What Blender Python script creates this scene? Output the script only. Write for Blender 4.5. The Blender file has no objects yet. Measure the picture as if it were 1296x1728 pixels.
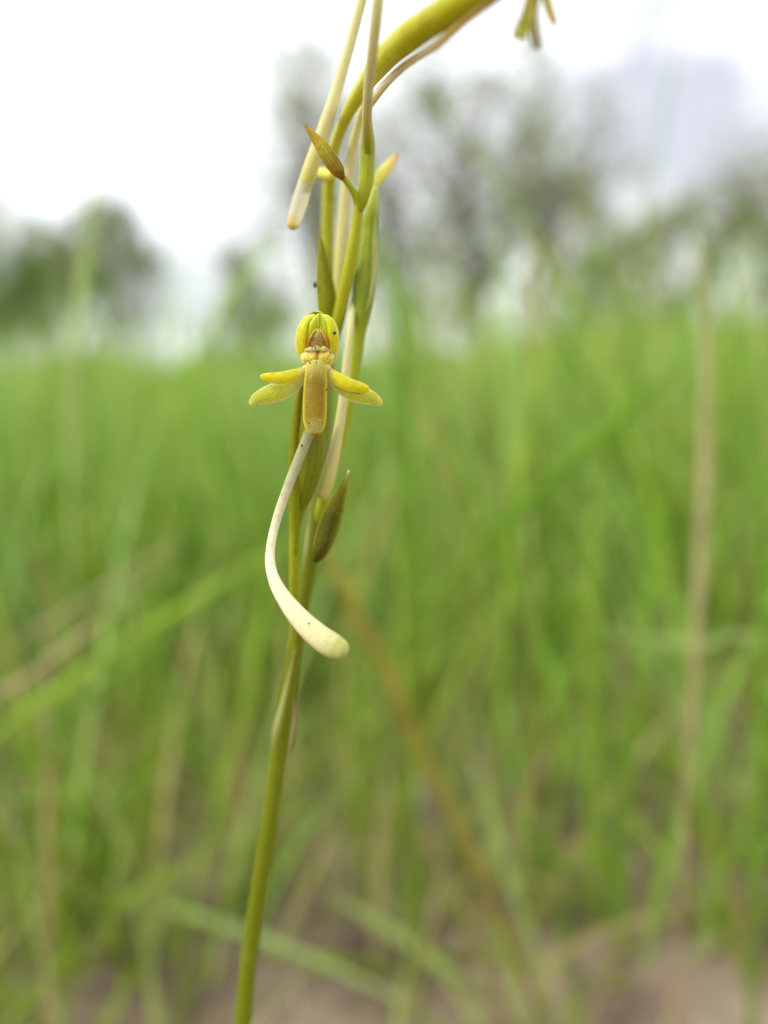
import bpy, math, random
import numpy as np
from mathutils import Matrix, Vector

scene = bpy.context.scene
random.seed(7)
RNG = np.random.default_rng(11)

# ------------------------------------------------------------------ camera
F_PX = 1298.0                       # focal length in photo pixels (1296 x 1728)
CAM = Vector((0.0, 0.0, 0.22))
PITCH, ROLL = math.radians(11.1), math.radians(-3.0)
ROT = Matrix.Rotation(math.pi / 2 - PITCH, 3, 'X') @ Matrix.Rotation(ROLL, 3, 'Z')
cam_data = bpy.data.cameras.new('camera')
cam = bpy.data.objects.new('camera', cam_data)
scene.collection.objects.link(cam)
cam.matrix_world = Matrix.Translation(CAM) @ ROT.to_4x4()
cam_data.sensor_fit = 'VERTICAL'
cam_data.sensor_height = 24.0
cam_data.sensor_width = 18.0
cam_data.lens = 24.0 * F_PX / 1728.0
cam_data.clip_start = 0.005
cam_data.clip_end = 600.0
cam_data.dof.use_dof = True
cam_data.dof.focus_distance = 0.0643
cam_data.dof.aperture_fstop = cam_data.lens / 2.9      # 2.9 mm wide aperture
scene.camera = cam

# ------------------------------------------------------------------ sky, sun, exposure
SUN_DIR = Vector((-0.64, -0.2, 0.74)).normalized()
world = bpy.data.worlds.new('World')
scene.world = world
world.use_nodes = True
wn = world.node_tree
wn.nodes.clear()
w_out = wn.nodes.new('ShaderNodeOutputWorld')
w_bg = wn.nodes.new('ShaderNodeBackground')
w_bg.inputs['Strength'].default_value = 0.1
w_sky = wn.nodes.new('ShaderNodeTexSky')
w_sky.sky_type = 'NISHITA'
w_sky.sun_disc = False
w_sky.sun_elevation = math.asin(SUN_DIR.z)
w_sky.sun_rotation = math.atan2(SUN_DIR.x, SUN_DIR.y)
w_tc = wn.nodes.new('ShaderNodeTexCoord')
w_map = wn.nodes.new('ShaderNodeMapping')
w_map.inputs['Location'].default_value = (-2.783, -0.621, -0.042)
w_map.inputs['Scale'].default_value = (1.0, 1.0, 1.7)
w_noise = wn.nodes.new('ShaderNodeTexNoise')
w_noise.inputs['Scale'].default_value = 2.6
w_noise.inputs['Detail'].default_value = 6.0
w_noise.inputs['Roughness'].default_value = 0.6
w_ramp = wn.nodes.new('ShaderNodeValToRGB')
w_ramp.color_ramp.elements[0].position = 0.36
w_ramp.color_ramp.elements[0].color = (0.42, 0.43, 0.475, 1)
w_ramp.color_ramp.elements[1].position = 0.52
w_ramp.color_ramp.elements[1].color = (0.95, 0.97, 1.0, 1)
w_scale = wn.nodes.new('ShaderNodeVectorMath')
w_scale.operation = 'SCALE'
w_scale.inputs['Scale'].default_value = 12.0
w_mix = wn.nodes.new('ShaderNodeMix')
w_mix.data_type = 'RGBA'
w_mix.inputs['Factor'].default_value = 0.9
wn.links.new(w_tc.outputs['Generated'], w_map.inputs['Vector'])
wn.links.new(w_map.outputs['Vector'], w_noise.inputs['Vector'])
wn.links.new(w_noise.outputs['Fac'], w_ramp.inputs['Fac'])
wn.links.new(w_ramp.outputs['Color'], w_scale.inputs[0])
wn.links.new(w_sky.outputs['Color'], w_mix.inputs['A'])
wn.links.new(w_scale.outputs['Vector'], w_mix.inputs['B'])
wn.links.new(w_mix.outputs['Result'], w_bg.inputs['Color'])
wn.links.new(w_bg.outputs['Background'], w_out.inputs['Surface'])

sun_data = bpy.data.lights.new('sun', 'SUN')
sun_data.energy = 1.5
sun_data.angle = math.radians(14)
sun_data.color = (1.0, 0.96, 0.9)
sun = bpy.data.objects.new('sun', sun_data)
scene.collection.objects.link(sun)
sun.rotation_euler = (-SUN_DIR).to_track_quat('-Z', 'Y').to_euler()

scene.view_settings.view_transform = 'Standard'
scene.view_settings.look = 'None'
scene.view_settings.exposure = 0.65
scene.view_settings.gamma = 1.0
scene.render.engine = 'CYCLES'
scene.cycles.use_denoising = True
scene.cycles.max_bounces = 10
scene.cycles.transparent_max_bounces = 12

# ------------------------------------------------------------------ helpers
R3 = np.array(ROT)
C3 = np.array(CAM)
RIGHT, UP, BACK = R3[:, 0], R3[:, 1], R3[:, 2]


def P(px, py, d):
    """photo pixel + depth along the optical axis (m) -> world point"""
    return C3 + RIGHT * ((px - 648.0) / F_PX * d) - UP * ((py - 864.0) / F_PX * d) - BACK * d


def lin(r, g, b):
    f = lambda c: (c / 255.0 / 12.92) if c <= 10 else ((c / 255.0 + 0.055) / 1.055) ** 2.4
    return (f(r), f(g), f(b), 1.0)


def catmull(pts, n):
    """resample rows of control values (any columns) at n points"""
    p = np.asarray(pts, float)
    p = np.vstack([2 * p[0] - p[1], p, 2 * p[-1] - p[-2]])
    m = len(p) - 3
    out = []
    for t in np.linspace(0, m - 1e-6, n):
        i = int(t); f = t - i
        a, b, c, d = p[i:i + 4]
        out.append(0.5 * (2 * b + (c - a) * f + (2 * a - 5 * b + 4 * c - d) * f * f + (3 * b - a - 3 * c + d) * f ** 3))
    return np.array(out)


def link(name, verts, faces, mat, parent=None, org=(0, 0, 0), uvs=None, smooth=True):
    me = bpy.data.meshes.new(name)
    v = np.asarray(verts, float) - np.asarray(org, float)
    me.from_pydata(v.tolist(), [], faces)
    if uvs is not None:
        lay = me.uv_layers.new(name='UVMap')
        li = np.empty(len(me.loops), dtype=np.int32)
        me.loops.foreach_get('vertex_index', li)
        lay.data.foreach_set('uv', np.asarray(uvs, np.float32)[li].ravel())
    if smooth:
        me.polygons.foreach_set('use_smooth', np.ones(len(me.polygons), bool))
    me.materials.append(mat)
    me.update()
    o = bpy.data.objects.new(name, me)
    scene.collection.objects.link(o)
    if parent is not None:
        o.parent = parent
    else:
        o.location = org
    return o


def tag(o, label=None, cat=None, group=None, kind=None):
    if label: o['label'] = label
    if cat: o['category'] = cat
    if group: o['group'] = group
    if kind: o['kind'] = kind
    return o


def tube_geo(centers, radii, nr=16, cap0=True, cap1=True, squash=None):
    """swept tube with rounded ends; returns verts, faces, uvs"""
    c = np.asarray(centers, float); r = np.asarray(radii, float)
    n = len(c)
    t = np.gradient(c, axis=0)
    t /= np.linalg.norm(t, axis=1)[:, None]
    a = np.cross(t[0], BACK)
    if np.linalg.norm(a) < 1e-6: a = np.cross(t[0], RIGHT)
    a /= np.linalg.norm(a)
    rings = []
    rows_c, rows_r, rows_v, rows_t = [], [], [], []
    if cap0:
        for k in (88, 65, 40, 18):
            s = math.radians(k)
            rows_c.append(c[0] - t[0] * r[0] * math.sin(s)); rows_r.append(r[0] * math.cos(s)); rows_v.append(0.0); rows_t.append(t[0])
    for i in range(n):
        rows_c.append(c[i]); rows_r.append(r[i]); rows_v.append(i / (n - 1)); rows_t.append(t[i])
    if cap1:
        for k in (18, 40, 65, 88):
            s = math.radians(k)
            rows_c.append(c[-1] + t[-1] * r[-1] * math.sin(s)); rows_r.append(r[-1] * math.cos(s)); rows_v.append(1.0); rows_t.append(t[-1])
    V, UV = [], []
    ang = np.linspace(0, 2 * math.pi, nr, endpoint=False)
    for ci, ri, vi, ti in zip(rows_c, rows_r, rows_v, rows_t):
        a = a - ti * np.dot(a, ti); a /= np.linalg.norm(a)
        b = np.cross(ti, a)
        for q in ang:
            V.append(ci + ri * (math.cos(q) * a + math.sin(q) * b * (squash or 1.0)))
            UV.append((abs(q / math.pi - 1.0), vi))
    Fc = []
    m = len(rows_c)
    for i in range(m - 1):
        for j in range(nr):
            k = (j + 1) % nr
            Fc.append((i * nr + j, i * nr + k, (i + 1) * nr + k, (i + 1) * nr + j))
    Fc.append(tuple(range(nr - 1, -1, -1)))
    Fc.append(tuple(range((m - 1) * nr, m * nr)))
    return V, Fc, UV


def tube(name, pts, mat, parent=None, org=(0, 0, 0), n=48, nr=18, wob=0.0, squash=None):
    """pts rows: px, py, depth in mm, radius in photo pixels"""
    q = catmull(pts, n)
    c = np.array([P(x, y, d / 1000.0) for x, y, d, r in q])
    r = np.maximum(q[:, 3], 0.3) / F_PX * q[:, 2] / 1000.0
    if wob:
        r = r * (1 + wob * np.sin(np.linspace(0, 21, n) + len(pts)) * np.sin(np.linspace(0, 47, n)))
    V, Fc, UV = tube_geo(c, r, nr, squash=squash)
    return link(name, V, Fc, mat, parent, org, UV)


def leaf_geo(c, w, cup, thick, nu=9, roll=0.0, side0=None, wave=0.0, seed=0):
    """leaf or petal along centres c, half-widths w; cup > 0 bulges towards the camera"""
    c = np.asarray(c, float); w = np.asarray(w, float)
    n = len(c)
    t = np.gradient(c, axis=0); t /= np.linalg.norm(t, axis=1)[:, None]
    V, UV = [], []
    us = np.linspace(-1, 1, nu)
    top, bot = [], []
    wm = max(w.max(), 1e-9)
    ph = seed * 1.7
    for i in range(n):
        ref = BACK if side0 is None else np.asarray(side0, float)
        s = np.cross(t[i], ref); s /= np.linalg.norm(s)
        nn = np.cross(s, t[i])
        rl = roll if np.isscalar(roll) else np.interp(i / (n - 1), np.linspace(0, 1, len(roll)), roll)
        if rl:
            s, nn = s * math.cos(rl) + nn * math.sin(rl), nn * math.cos(rl) - s * math.sin(rl)
        f = w[i] / wm
        for u in us:
            wv = wave * wm * math.sin(i * 0.9 + ph + 2.3 * u) * abs(u)
            p = c[i] + s * w[i] * u + nn * (cup * f * (1 - u * u) + wv)
            top.append(p)
            bot.append(p - nn * thick * f ** 0.5 * max(0.0, 1 - abs(u) ** 3.0))
            UV.append(((u + 1) / 2, i / (n - 1)))
    V = top + bot
    UV = UV + UV
    o = n * nu
    Fc = []
    for i in range(n - 1):
        for j in range(nu - 1):
            a, b, d, e = i * nu + j, i * nu + j + 1, (i + 1) * nu + j + 1, (i + 1) * nu + j
            Fc.append((a, b, d, e)); Fc.append((o + e, o + d, o + b, o + a))
    for j in range(nu - 1):
        Fc.append((j, o + j, o + j + 1, j + 1))
        k = (n - 1) * nu + j
        Fc.append((k + 1, o + k + 1, o + k, k))
    return V, Fc, UV


def leaf(name, pts, mat, parent=None, org=(0, 0, 0), cup=0.3, thick=0.25, n=22, nu=11, roll=0.0, wave=0.0, seed=0):
    """pts rows: px, py, depth in mm, half width in photo pixels; cup and thick in mm"""
    q = catmull(pts, n)
    c = np.array([P(x, y, d / 1000.0) for x, y, d, w in q])
    w = np.maximum(q[:, 3], 0.25) / F_PX * q[:, 2] / 1000.0
    V, Fc, UV = leaf_geo(c, w, cup / 1000.0, thick / 1000.0, nu, roll, None, wave, seed)
    return link(name, V, Fc, mat, parent, org, UV)


def blob(name, px, py, d, rx, ry, rz, mat, parent=None, org=(0, 0, 0), rot=0.0, lump=0.0, seed=1, nu=20, nv=14):
    """ellipsoid; rx, ry in photo pixels across the picture, rz in mm along the view"""
    k = d / 1000.0 / F_PX
    c = P(px, py, d / 1000.0)
    V, Fc, UV = [], [], []
    rr = random.Random(seed)
    ph = [rr.uniform(0, 6) for _ in range(4)]
    for i in range(nv + 1):
        th = math.pi * (i + 0.001) / (nv + 0.002)
        for j in range(nu):
            al = 2 * math.pi * j / nu
            x, y, z = math.sin(th) * math.cos(al), math.cos(th), math.sin(th) * math.sin(al)
            m = 1 + lump * (math.sin(3 * al + ph[0]) * math.sin(2 * th + ph[1]) + math.sin(5 * al + ph[2]) * math.sin(4 * th + ph[3]) * 0.5)
            X, Y, Z = x * rx * k * m, y * ry * k * m, z * rz / 1000.0 * m
            X, Y = X * math.cos(rot) - Y * math.sin(rot), X * math.sin(rot) + Y * math.cos(rot)
            V.append(c + RIGHT * X + UP * Y + BACK * Z)
            UV.append((j / nu, i / nv))
    for i in range(nv):
        for j in range(nu):
            q = (j + 1) % nu
            Fc.append((i * nu + j, (i + 1) * nu + j, (i + 1) * nu + q, i * nu + q))
    Fc.append(tuple(range(nu)))
    Fc.append(tuple(range((nv + 1) * nu - 1, nv * nu - 1, -1)))
    return link(name, V, Fc, mat, parent, org, UV)


# ------------------------------------------------------------------ materials
def plant_mat(name, stops, rough=0.38, sss=0.35, sss_scale=0.0006, trans=0.0, mottle=0.18, mottle_scale=900.0,
              bump=0.25, bump_scale=5200.0, streak=0.0, edge=None, glass=0.0, spec=0.5, tint=None, specks=0.0, axis='v'):
    """stops: (position along the part, sRGB).  edge: sRGB mixed in at both side edges"""
    m = bpy.data.materials.new(name); m.use_nodes = True
    nt = m.node_tree; N = nt.nodes; L = nt.links
    bs = N['Principled BSDF']; out = N['Material Output']
    uv = N.new('ShaderNodeUVMap'); sep = N.new('ShaderNodeSeparateXYZ')
    L.new(uv.outputs['UV'], sep.inputs[0])
    ramp = N.new('ShaderNodeValToRGB')
    el = ramp.color_ramp.elements
    while len(el) < len(stops): el.new(0.5)
    for e, (p, c) in zip(el, stops):
        e.position = p; e.color = lin(*c)
    tc = N.new('ShaderNodeTexCoord')
    nz = N.new('ShaderNodeTexNoise'); nz.inputs['Scale'].default_value = mottle_scale; nz.inputs['Detail'].default_value = 4
    L.new(tc.outputs['Object'], nz.inputs['Vector'])
    # position along the part, jittered so colour zones have soft uneven borders
    jit = N.new('ShaderNodeMath'); jit.operation = 'MULTIPLY_ADD'
    L.new(nz.outputs['Fac'], jit.inputs[0]); jit.inputs[1].default_value = 0.16
    sub = N.new('ShaderNodeMath'); sub.operation = 'SUBTRACT'; sub.inputs[1].default_value = 0.08
    L.new(sep.outputs['Y' if axis == 'v' else 'X'], sub.inputs[0]); L.new(sub.outputs[0], jit.inputs[2])
    L.new(jit.outputs[0], ramp.inputs['Fac'])
    col = ramp.outputs['Color']
    if edge is not None:
        ab = N.new('ShaderNodeMath'); ab.operation = 'SUBTRACT'; ab.inputs[1].default_value = 0.5
        L.new(sep.outputs['X'], ab.inputs[0])
        ab2 = N.new('ShaderNodeMath'); ab2.operation = 'ABSOLUTE'; L.new(ab.outputs[0], ab2.inputs[0])
        er = N.new('ShaderNodeMapRange'); er.inputs['From Min'].default_value = edge[1]; er.inputs['From Max'].default_value = 0.5
        er.inputs['To Max'].default_value = edge[2]
        L.new(ab2.outputs[0], er.inputs['Value'])
        mx = N.new('ShaderNodeMix'); mx.data_type = 'RGBA'
        L.new(er.outputs[0], mx.inputs['Factor']); L.new(col, mx.inputs['A']); mx.inputs['B'].default_value = lin(*edge[0])
        col = mx.outputs['Result']
    # mottling
    nz2 = N.new('ShaderNodeTexNoise'); nz2.inputs['Scale'].default_value = mottle_scale * 3.1; nz2.inputs['Detail'].default_value = 5
    L.new(tc.outputs['Object'], nz2.inputs['Vector'])
    mr = N.new('ShaderNodeMapRange'); mr.inputs['From Min'].default_value = 0.25; mr.inputs['From Max'].default_value = 0.75
    mr.inputs['To Min'].default_value = 1 - mottle; mr.inputs['To Max'].default_value = 1 + mottle
    L.new(nz2.outputs['Fac'], mr.inputs['Value'])
    fac = mr.outputs[0]
    if streak:
        # lengthwise veins
        wv = N.new('ShaderNodeMath'); wv.operation = 'MULTIPLY'; wv.inputs[1].default_value = 42.0
        L.new(sep.outputs['X'], wv.inputs[0])
        sn = N.new('ShaderNodeMath'); sn.operation = 'SINE'; L.new(wv.outputs[0], sn.inputs[0])
        sm = N.new('ShaderNodeMath'); sm.operation = 'MULTIPLY_ADD'; sm.inputs[1].default_value = streak; L.new(sn.outputs[0], sm.inputs[0]); sm.inputs[2].default_value = 1.0
        mm = N.new('ShaderNodeMath'); mm.operation = 'MULTIPLY'; L.new(sm.outputs[0], mm.inputs[0]); L.new(fac, mm.inputs[1]); fac = mm.outputs[0]
    sc = N.new('ShaderNodeVectorMath'); sc.operation = 'SCALE'
    L.new(col, sc.inputs[0]); L.new(fac, sc.inputs['Scale'])
    col = sc.outputs['Vector']
    if specks:
        vs = N.new('ShaderNodeTexVoronoi'); vs.inputs['Scale'].default_value = specks
        L.new(tc.outputs['Object'], vs.inputs['Vector'])
        cr = N.new('ShaderNodeMapRange'); cr.inputs['From Min'].default_value = 0.10; cr.inputs['From Max'].default_value = 0.16
        cr.inputs['To Min'].default_value = 0.8; cr.inputs['To Max'].default_value = 0.0
        L.new(vs.outputs['Distance'], cr.inputs['Value'])
        mx2 = N.new('ShaderNodeMix'); mx2.data_type = 'RGBA'
        L.new(cr.outputs[0], mx2.inputs['Factor']); L.new(col, mx2.inputs['A']); mx2.inputs['B'].default_value = lin(96, 66, 20)
        col = mx2.outputs['Result']
    L.new(col, bs.inputs['Base Color'])
    bs.inputs['Roughness'].default_value = rough
    bs.inputs['Specular IOR Level'].default_value = spec
    bs.inputs['Subsurface Weight'].default_value = sss
    bs.inputs['Subsurface Radius'].default_value = (1.0, 0.8, 0.25)
    bs.inputs['Subsurface Scale'].default_value = sss_scale
    bs.inputs['Transmission Weight'].default_value = glass
    if glass:
        bs.inputs['IOR'].default_value = 1.18
    vo = N.new('ShaderNodeTexVoronoi'); vo.inputs['Scale'].default_value = bump_scale
    L.new(tc.outputs['Object'], vo.inputs['Vector'])
    ad = N.new('ShaderNodeMath'); ad.operation = 'MULTIPLY_ADD'; ad.inputs[1].default_value = -0.6
    L.new(vo.outputs['Distance'], ad.inputs[0]); L.new(nz2.outputs['Fac'], ad.inputs[2])
    bp = N.new('ShaderNodeBump'); bp.inputs['Strength'].default_value = bump; bp.inputs['Distance'].default_value = 0.00008
    L.new(ad.outputs[0], bp.inputs['Height']); L.new(bp.outputs['Normal'], bs.inputs['Normal'])
    if trans:
        tr = N.new('ShaderNodeBsdfTranslucent'); L.new(col, tr.inputs['Color']); L.new(bp.outputs['Normal'], tr.inputs['Normal'])
        ms = N.new('ShaderNodeMixShader'); ms.inputs['Fac'].default_value = trans
        L.new(bs.outputs['BSDF'], ms.inputs[1]); L.new(tr.outputs['BSDF'], ms.inputs[2]); L.new(ms.outputs[0], out.inputs['Surface'])
    return m


def grass_mat(name, cols, trans=0.4, rough=0.45, island=True):
    """cols: list of (position, sRGB) picked by blade"""
    m = bpy.data.materials.new(name); m.use_nodes = True
    nt = m.node_tree; N = nt.nodes; L = nt.links
    bs = N['Principled BSDF']; out = N['Material Output']
    ramp = N.new('ShaderNodeValToRGB'); el = ramp.color_ramp.elements
    while len(el) < len(cols): el.new(0.5)
    for e, (p, c) in zip(el, cols):
        e.position = p; e.color = lin(*c)
    if island:
        ge = N.new('ShaderNodeNewGeometry'); L.new(ge.outputs['Random Per Island'], ramp.inputs['Fac'])
    else:
        uvn = N.new('ShaderNodeUVMap'); sp = N.new('ShaderNodeSeparateXYZ'); L.new(uvn.outputs['UV'], sp.inputs[0])
        L.new(sp.outputs['Y'], ramp.inputs['Fac'])
    tc = N.new('ShaderNodeTexCoord')
    nz = N.new('ShaderNodeTexNoise'); nz.inputs['Scale'].default_value = 60.0; nz.inputs['Detail'].default_value = 3
    L.new(tc.outputs['Object'], nz.inputs['Vector'])
    mr = N.new('ShaderNodeMapRange'); mr.inputs['From Min'].default_value = 0.3; mr.inputs['From Max'].default_value = 0.7
    mr.inputs['To Min'].default_value = 0.78; mr.inputs['To Max'].default_value = 1.2
    L.new(nz.outputs['Fac'], mr.inputs['Value'])
    sc = N.new('ShaderNodeVectorMath'); sc.operation = 'SCALE'
    L.new(ramp.outputs['Color'], sc.inputs[0]); L.new(mr.outputs[0], sc.inputs['Scale'])
    L.new(sc.outputs['Vector'], bs.inputs['Base Color'])
    bs.inputs['Roughness'].default_value = rough
    bs.inputs['Specular IOR Level'].default_value = 0.4
    tr = N.new('ShaderNodeBsdfTranslucent'); L.new(sc.outputs['Vector'], tr.inputs['Color'])
    ms = N.new('ShaderNodeMixShader'); ms.inputs['Fac'].default_value = trans
    L.new(bs.outputs['BSDF'], ms.inputs[1]); L.new(tr.outputs['BSDF'], ms.inputs[2]); L.new(ms.outputs[0], out.inputs['Surface'])
    return m


def noise_mat(name, stops, scale=8.0, rough=0.9, bump=0.4, bump_dist=0.01, detail=8):
    m = bpy.data.materials.new(name); m.use_nodes = True
    nt = m.node_tree; N = nt.nodes; L = nt.links
    bs = N['Principled BSDF']
    tc = N.new('ShaderNodeTexCoord'); nz = N.new('ShaderNodeTexNoise')
    nz.inputs['Scale'].default_value = scale; nz.inputs['Detail'].default_value = detail; nz.inputs['Roughness'].default_value = 0.62
    L.new(tc.outputs['Object'], nz.inputs['Vector'])
    ramp = N.new('ShaderNodeValToRGB'); el = ramp.color_ramp.elements
    while len(el) < len(stops): el.new(0.5)
    for e, (p, c) in zip(el, stops):
        e.position = p; e.color = lin(*c)
    L.new(nz.outputs['Fac'], ramp.inputs['Fac']); L.new(ramp.outputs['Color'], bs.inputs['Base Color'])
    bs.inputs['Roughness'].default_value = rough
    bp = N.new('ShaderNodeBump'); bp.inputs['Strength'].default_value = bump; bp.inputs['Distance'].default_value = bump_dist
    L.new(nz.outputs['Fac'], bp.inputs['Height']); L.new(bp.outputs['Normal'], bs.inputs['Normal'])
    return m


# ------------------------------------------------------------------ ground
def height(x, y):
    return (0.006 * np.sin(x * 9.1 + 1.3) * np.cos(y * 7.7) + 0.004 * np.sin(x * 23 + y * 17)
            + 0.002 * np.sin(x * 61 - y * 43))


def build_ground():
    m = noise_mat('soil', [(0.3, (70, 58, 46)), (0.46, (118, 100, 82)), (0.6, (150, 132, 112)), (0.75, (92, 78, 62))],
                  scale=22.0, bump=0.6, bump_dist=0.006)
    ticks = np.concatenate([-np.geomspace(150, 2.2, 16), np.linspace(-2, 2, 90), np.geomspace(2.2, 150, 16)])
    X, Y = np.meshgrid(ticks, ticks)
    Z = height(X, Y) * (np.hypot(X, Y) < 30)
    V = np.stack([X, Y, Z], -1).reshape(-1, 3)
    n = len(ticks)
    Fc = [(i * n + j, i * n + j + 1, (i + 1) * n + j + 1, (i + 1) * n + j) for i in range(n - 1) for j in range(n - 1)]
    tag(link('ground', V, Fc, m), kind='structure')


build_ground()


# ------------------------------------------------------------------ trees
def make_tree(name, label, px, top, depth, hw, crown_bottom, base_z, nleaf, leafsize, cols, seed, group, lumps=26, sigma=0.13, cat='tree'):
    """px: photo column of the trunk; top / crown_bottom: photo rows; hw: crown half width in photo pixels"""
    rr = np.random.default_rng(seed)
    p = P(px, 620, depth)
    base = np.array([p[0], p[1], base_z])
    ztop = P(px, top, depth)[2]
    zbot = P(px, crown_bottom, depth)[2]
    W = hw / F_PX * depth
    root = bpy.data.objects.new(name, None)
    scene.collection.objects.link(root)
    root.location = base
    tag(root, label, cat, group)
    cz, rz = (ztop + zbot) / 2, (ztop - zbot) / 2
    # clump centres
    cl = []
    while len(cl) < lumps:
        q = rr.uniform(-1, 1, 3)
        if 0.35 < np.linalg.norm(q) < 1.0:
            cl.append(q)
    cl = np.array(cl) * np.array([W, W * 0.9, rz]) * 0.92 + np.array([base[0], base[1], cz])
    # trunk and limbs
    bark = noise_mat(name + '_bark', [(0.3, (70, 62, 54)), (0.7, (120, 112, 100))], scale=6, bump_dist=0.02)
    H = ztop - base_z
    tr = 0.014 * H
    zf = base_z + (cz - base_z) * 0.75
    pts = catmull([(base[0], base[1], base_z - 0.1, tr * 1.4), (base[0] + 0.03 * H, base[1], base_z + 0.3 * (zf - base_z), tr),
                   (base[0] - 0.02 * H, base[1], zf, tr * 0.8), (base[0] + 0.02 * H, base[1], cz + 0.5 * rz, tr * 0.3)], 14)
    V, Fc, UV = tube_geo(pts[:, :3], pts[:, 3], 9)
    trunk = link('trunk', V, Fc, bark, root, base, UV)
    LV, LF = [], []
    for k in range(0, len(cl), 2):
        s = pts[int(rr.integers(5, 12))]
        mid = (s[:3] + cl[k]) / 2 + np.array([0, 0, 0.12 * rz])
        q = catmull([(*s[:3], tr * 0.3), (*mid, tr * 0.16), (*cl[k], tr * 0.06)], 7)
        V, Fc, _ = tube_geo(q[:, :3], q[:, 3], 6)
        o = len(LV); LV += list(V); LF += [tuple(i + o for i in f) for f in Fc]
    link('limb', LV, LF, bark, root, base)
    # leaves: small folded faces gathered in clumps of different size and density
    wt = rr.uniform(0.3, 1.6, len(cl)); wt /= wt.sum()
    idx = rr.choice(len(cl), nleaf, p=wt)
    sg = rr.uniform(0.6, 1.5, len(cl))[idx] * sigma
    c = cl[idx] + rr.normal(0, 1, (nleaf, 3)) * (sg[:, None] * np.array([W, W, max(rz, W * 0.5)]))
    d = rr.normal(0, 1, (nleaf, 3)); d /= np.linalg.norm(d, axis=1)[:, None]
    e = np.cross(d, rr.normal(0, 1, (nleaf, 3))); e /= np.linalg.norm(e, axis=1)[:, None]
    L = leafsize * rr.uniform(0.6, 1.4, nleaf)[:, None]
    v = np.stack([c - d * L, c + e * L * 0.42, c + d * L, c - e * L * 0.42], 1).reshape(-1, 3)
    f = np.arange(nleaf * 4).reshape(-1, 4)
    lm = grass_mat(name + '_leaves', cols, trans=0.35)
    link('crown', v, f.tolist(), lm, root, base, smooth=False)
    return root


G_T = 'trees along the far edge of the meadow'
olive = [(0.0, (86, 104, 30)), (0.5, (114, 130, 48)), (1.0, (144, 156, 76))]
grey = [(0.0, (92, 104, 44)), (0.5, (122, 130, 70)), (1.0, (154, 158, 104))]
lush = [(0.0, (84, 108, 26)), (0.5, (108, 134, 40)), (1.0, (130, 152, 62))]
make_tree('broad_tree', 'tall sparse grey green tree rising behind the orchid stem, the tallest one', 800, 70, 20.0, 275, 610, 0.0, 9200, 0.075, grey, 3, G_T, 170, 0.06)
make_tree('broad_tree', 'thin half bare tree left of the tallest tree, directly behind the drooping spurs', 545, 70, 22.0, 110, 600, 0.0, 5600, 0.08, grey, 4, G_T, 90, 0.12)
make_tree('leafy_tree', 'dense green tree cut by the left edge of the picture', 0, 320, 13.0, 130, 640, 0.0, 8500, 0.05, lush, 5, G_T, 90, 0.11)
make_tree('leafy_tree', 'rounded grey olive tree second from the left edge', 195, 325, 17.0, 100, 625, 0.0, 5600, 0.06, olive, 6, G_T, 80, 0.11)
make_tree('leafy_tree', 'low pale green tree in the gap left of the orchid flower', 430, 390, 19.0, 90, 625, 0.0, 3600, 0.065, olive, 8, G_T, 60, 0.12)
make_tree('leafy_tree', 'rounded olive tree right of the tallest tree', 1110, 330, 18.0, 115, 615, 0.0, 7000, 0.065, olive, 9, G_T, 90, 0.11)
make_tree('leafy_tree', 'tall hazy grey tree cut by the right edge of the picture', 1290, 210, 24.0, 130, 600, 0.0, 8000, 0.08, grey, 10, G_T, 110, 0.11)
make_tree('broad_tree', 'pale lacy tree close beside the orchid stem on its right, before the tallest tree', 680, 150, 23.0, 120, 600, 0.0, 3800, 0.075, grey, 24, G_T, 110, 0.1)
make_tree('broad_tree', 'pale lacy tree filling the right shoulder of the tallest tree', 930, 175, 26.0, 120, 590, 0.0, 3800, 0.08, grey, 25, G_T, 100, 0.1)
make_tree('leafy_tree', 'pale small tree filling the gap between the two left trees', 95, 365, 20.0, 80, 600, 0.0, 3600, 0.07, olive, 26, G_T, 60, 0.12)
make_tree('leafy_tree', 'slim grey green tree between the tallest tree and the olive tree on the right', 985, 300, 25.0, 90, 600, 0.0, 3800, 0.08, grey, 14, G_T, 70, 0.12)
G_B = 'bushes at the foot of the far trees'
make_tree('bush', 'dark wide bush low on the meadow edge behind the right grass', 1030, 548, 15.0, 150, 625, 0.0, 9000, 0.045, olive, 12, G_B, 40, 0.14, 'bush')
make_tree('bush', 'low bush at the foot of the tallest tree right of the orchid', 800, 590, 16.0, 110, 640, 0.0, 4200, 0.045, olive, 15, G_B, 40, 0.14, 'bush')
make_tree('bush', 'low green bush at the foot of the second tree from the left', 150, 600, 15.0, 120, 650, 0.0, 4600, 0.045, lush, 16, G_B, 40, 0.14, 'bush')
make_tree('bush', 'low bush left of the orchid flower on the meadow edge', 400, 596, 16.0, 100, 645, 0.0, 4000, 0.045, olive, 17, G_B, 40, 0.14, 'bush')
make_tree('bush', 'rounded bush at the right edge below the hazy grey tree', 1260, 540, 15.0, 90, 610, 0.0, 4600, 0.045, lush, 18, G_B, 40, 0.14, 'bush')


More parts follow.
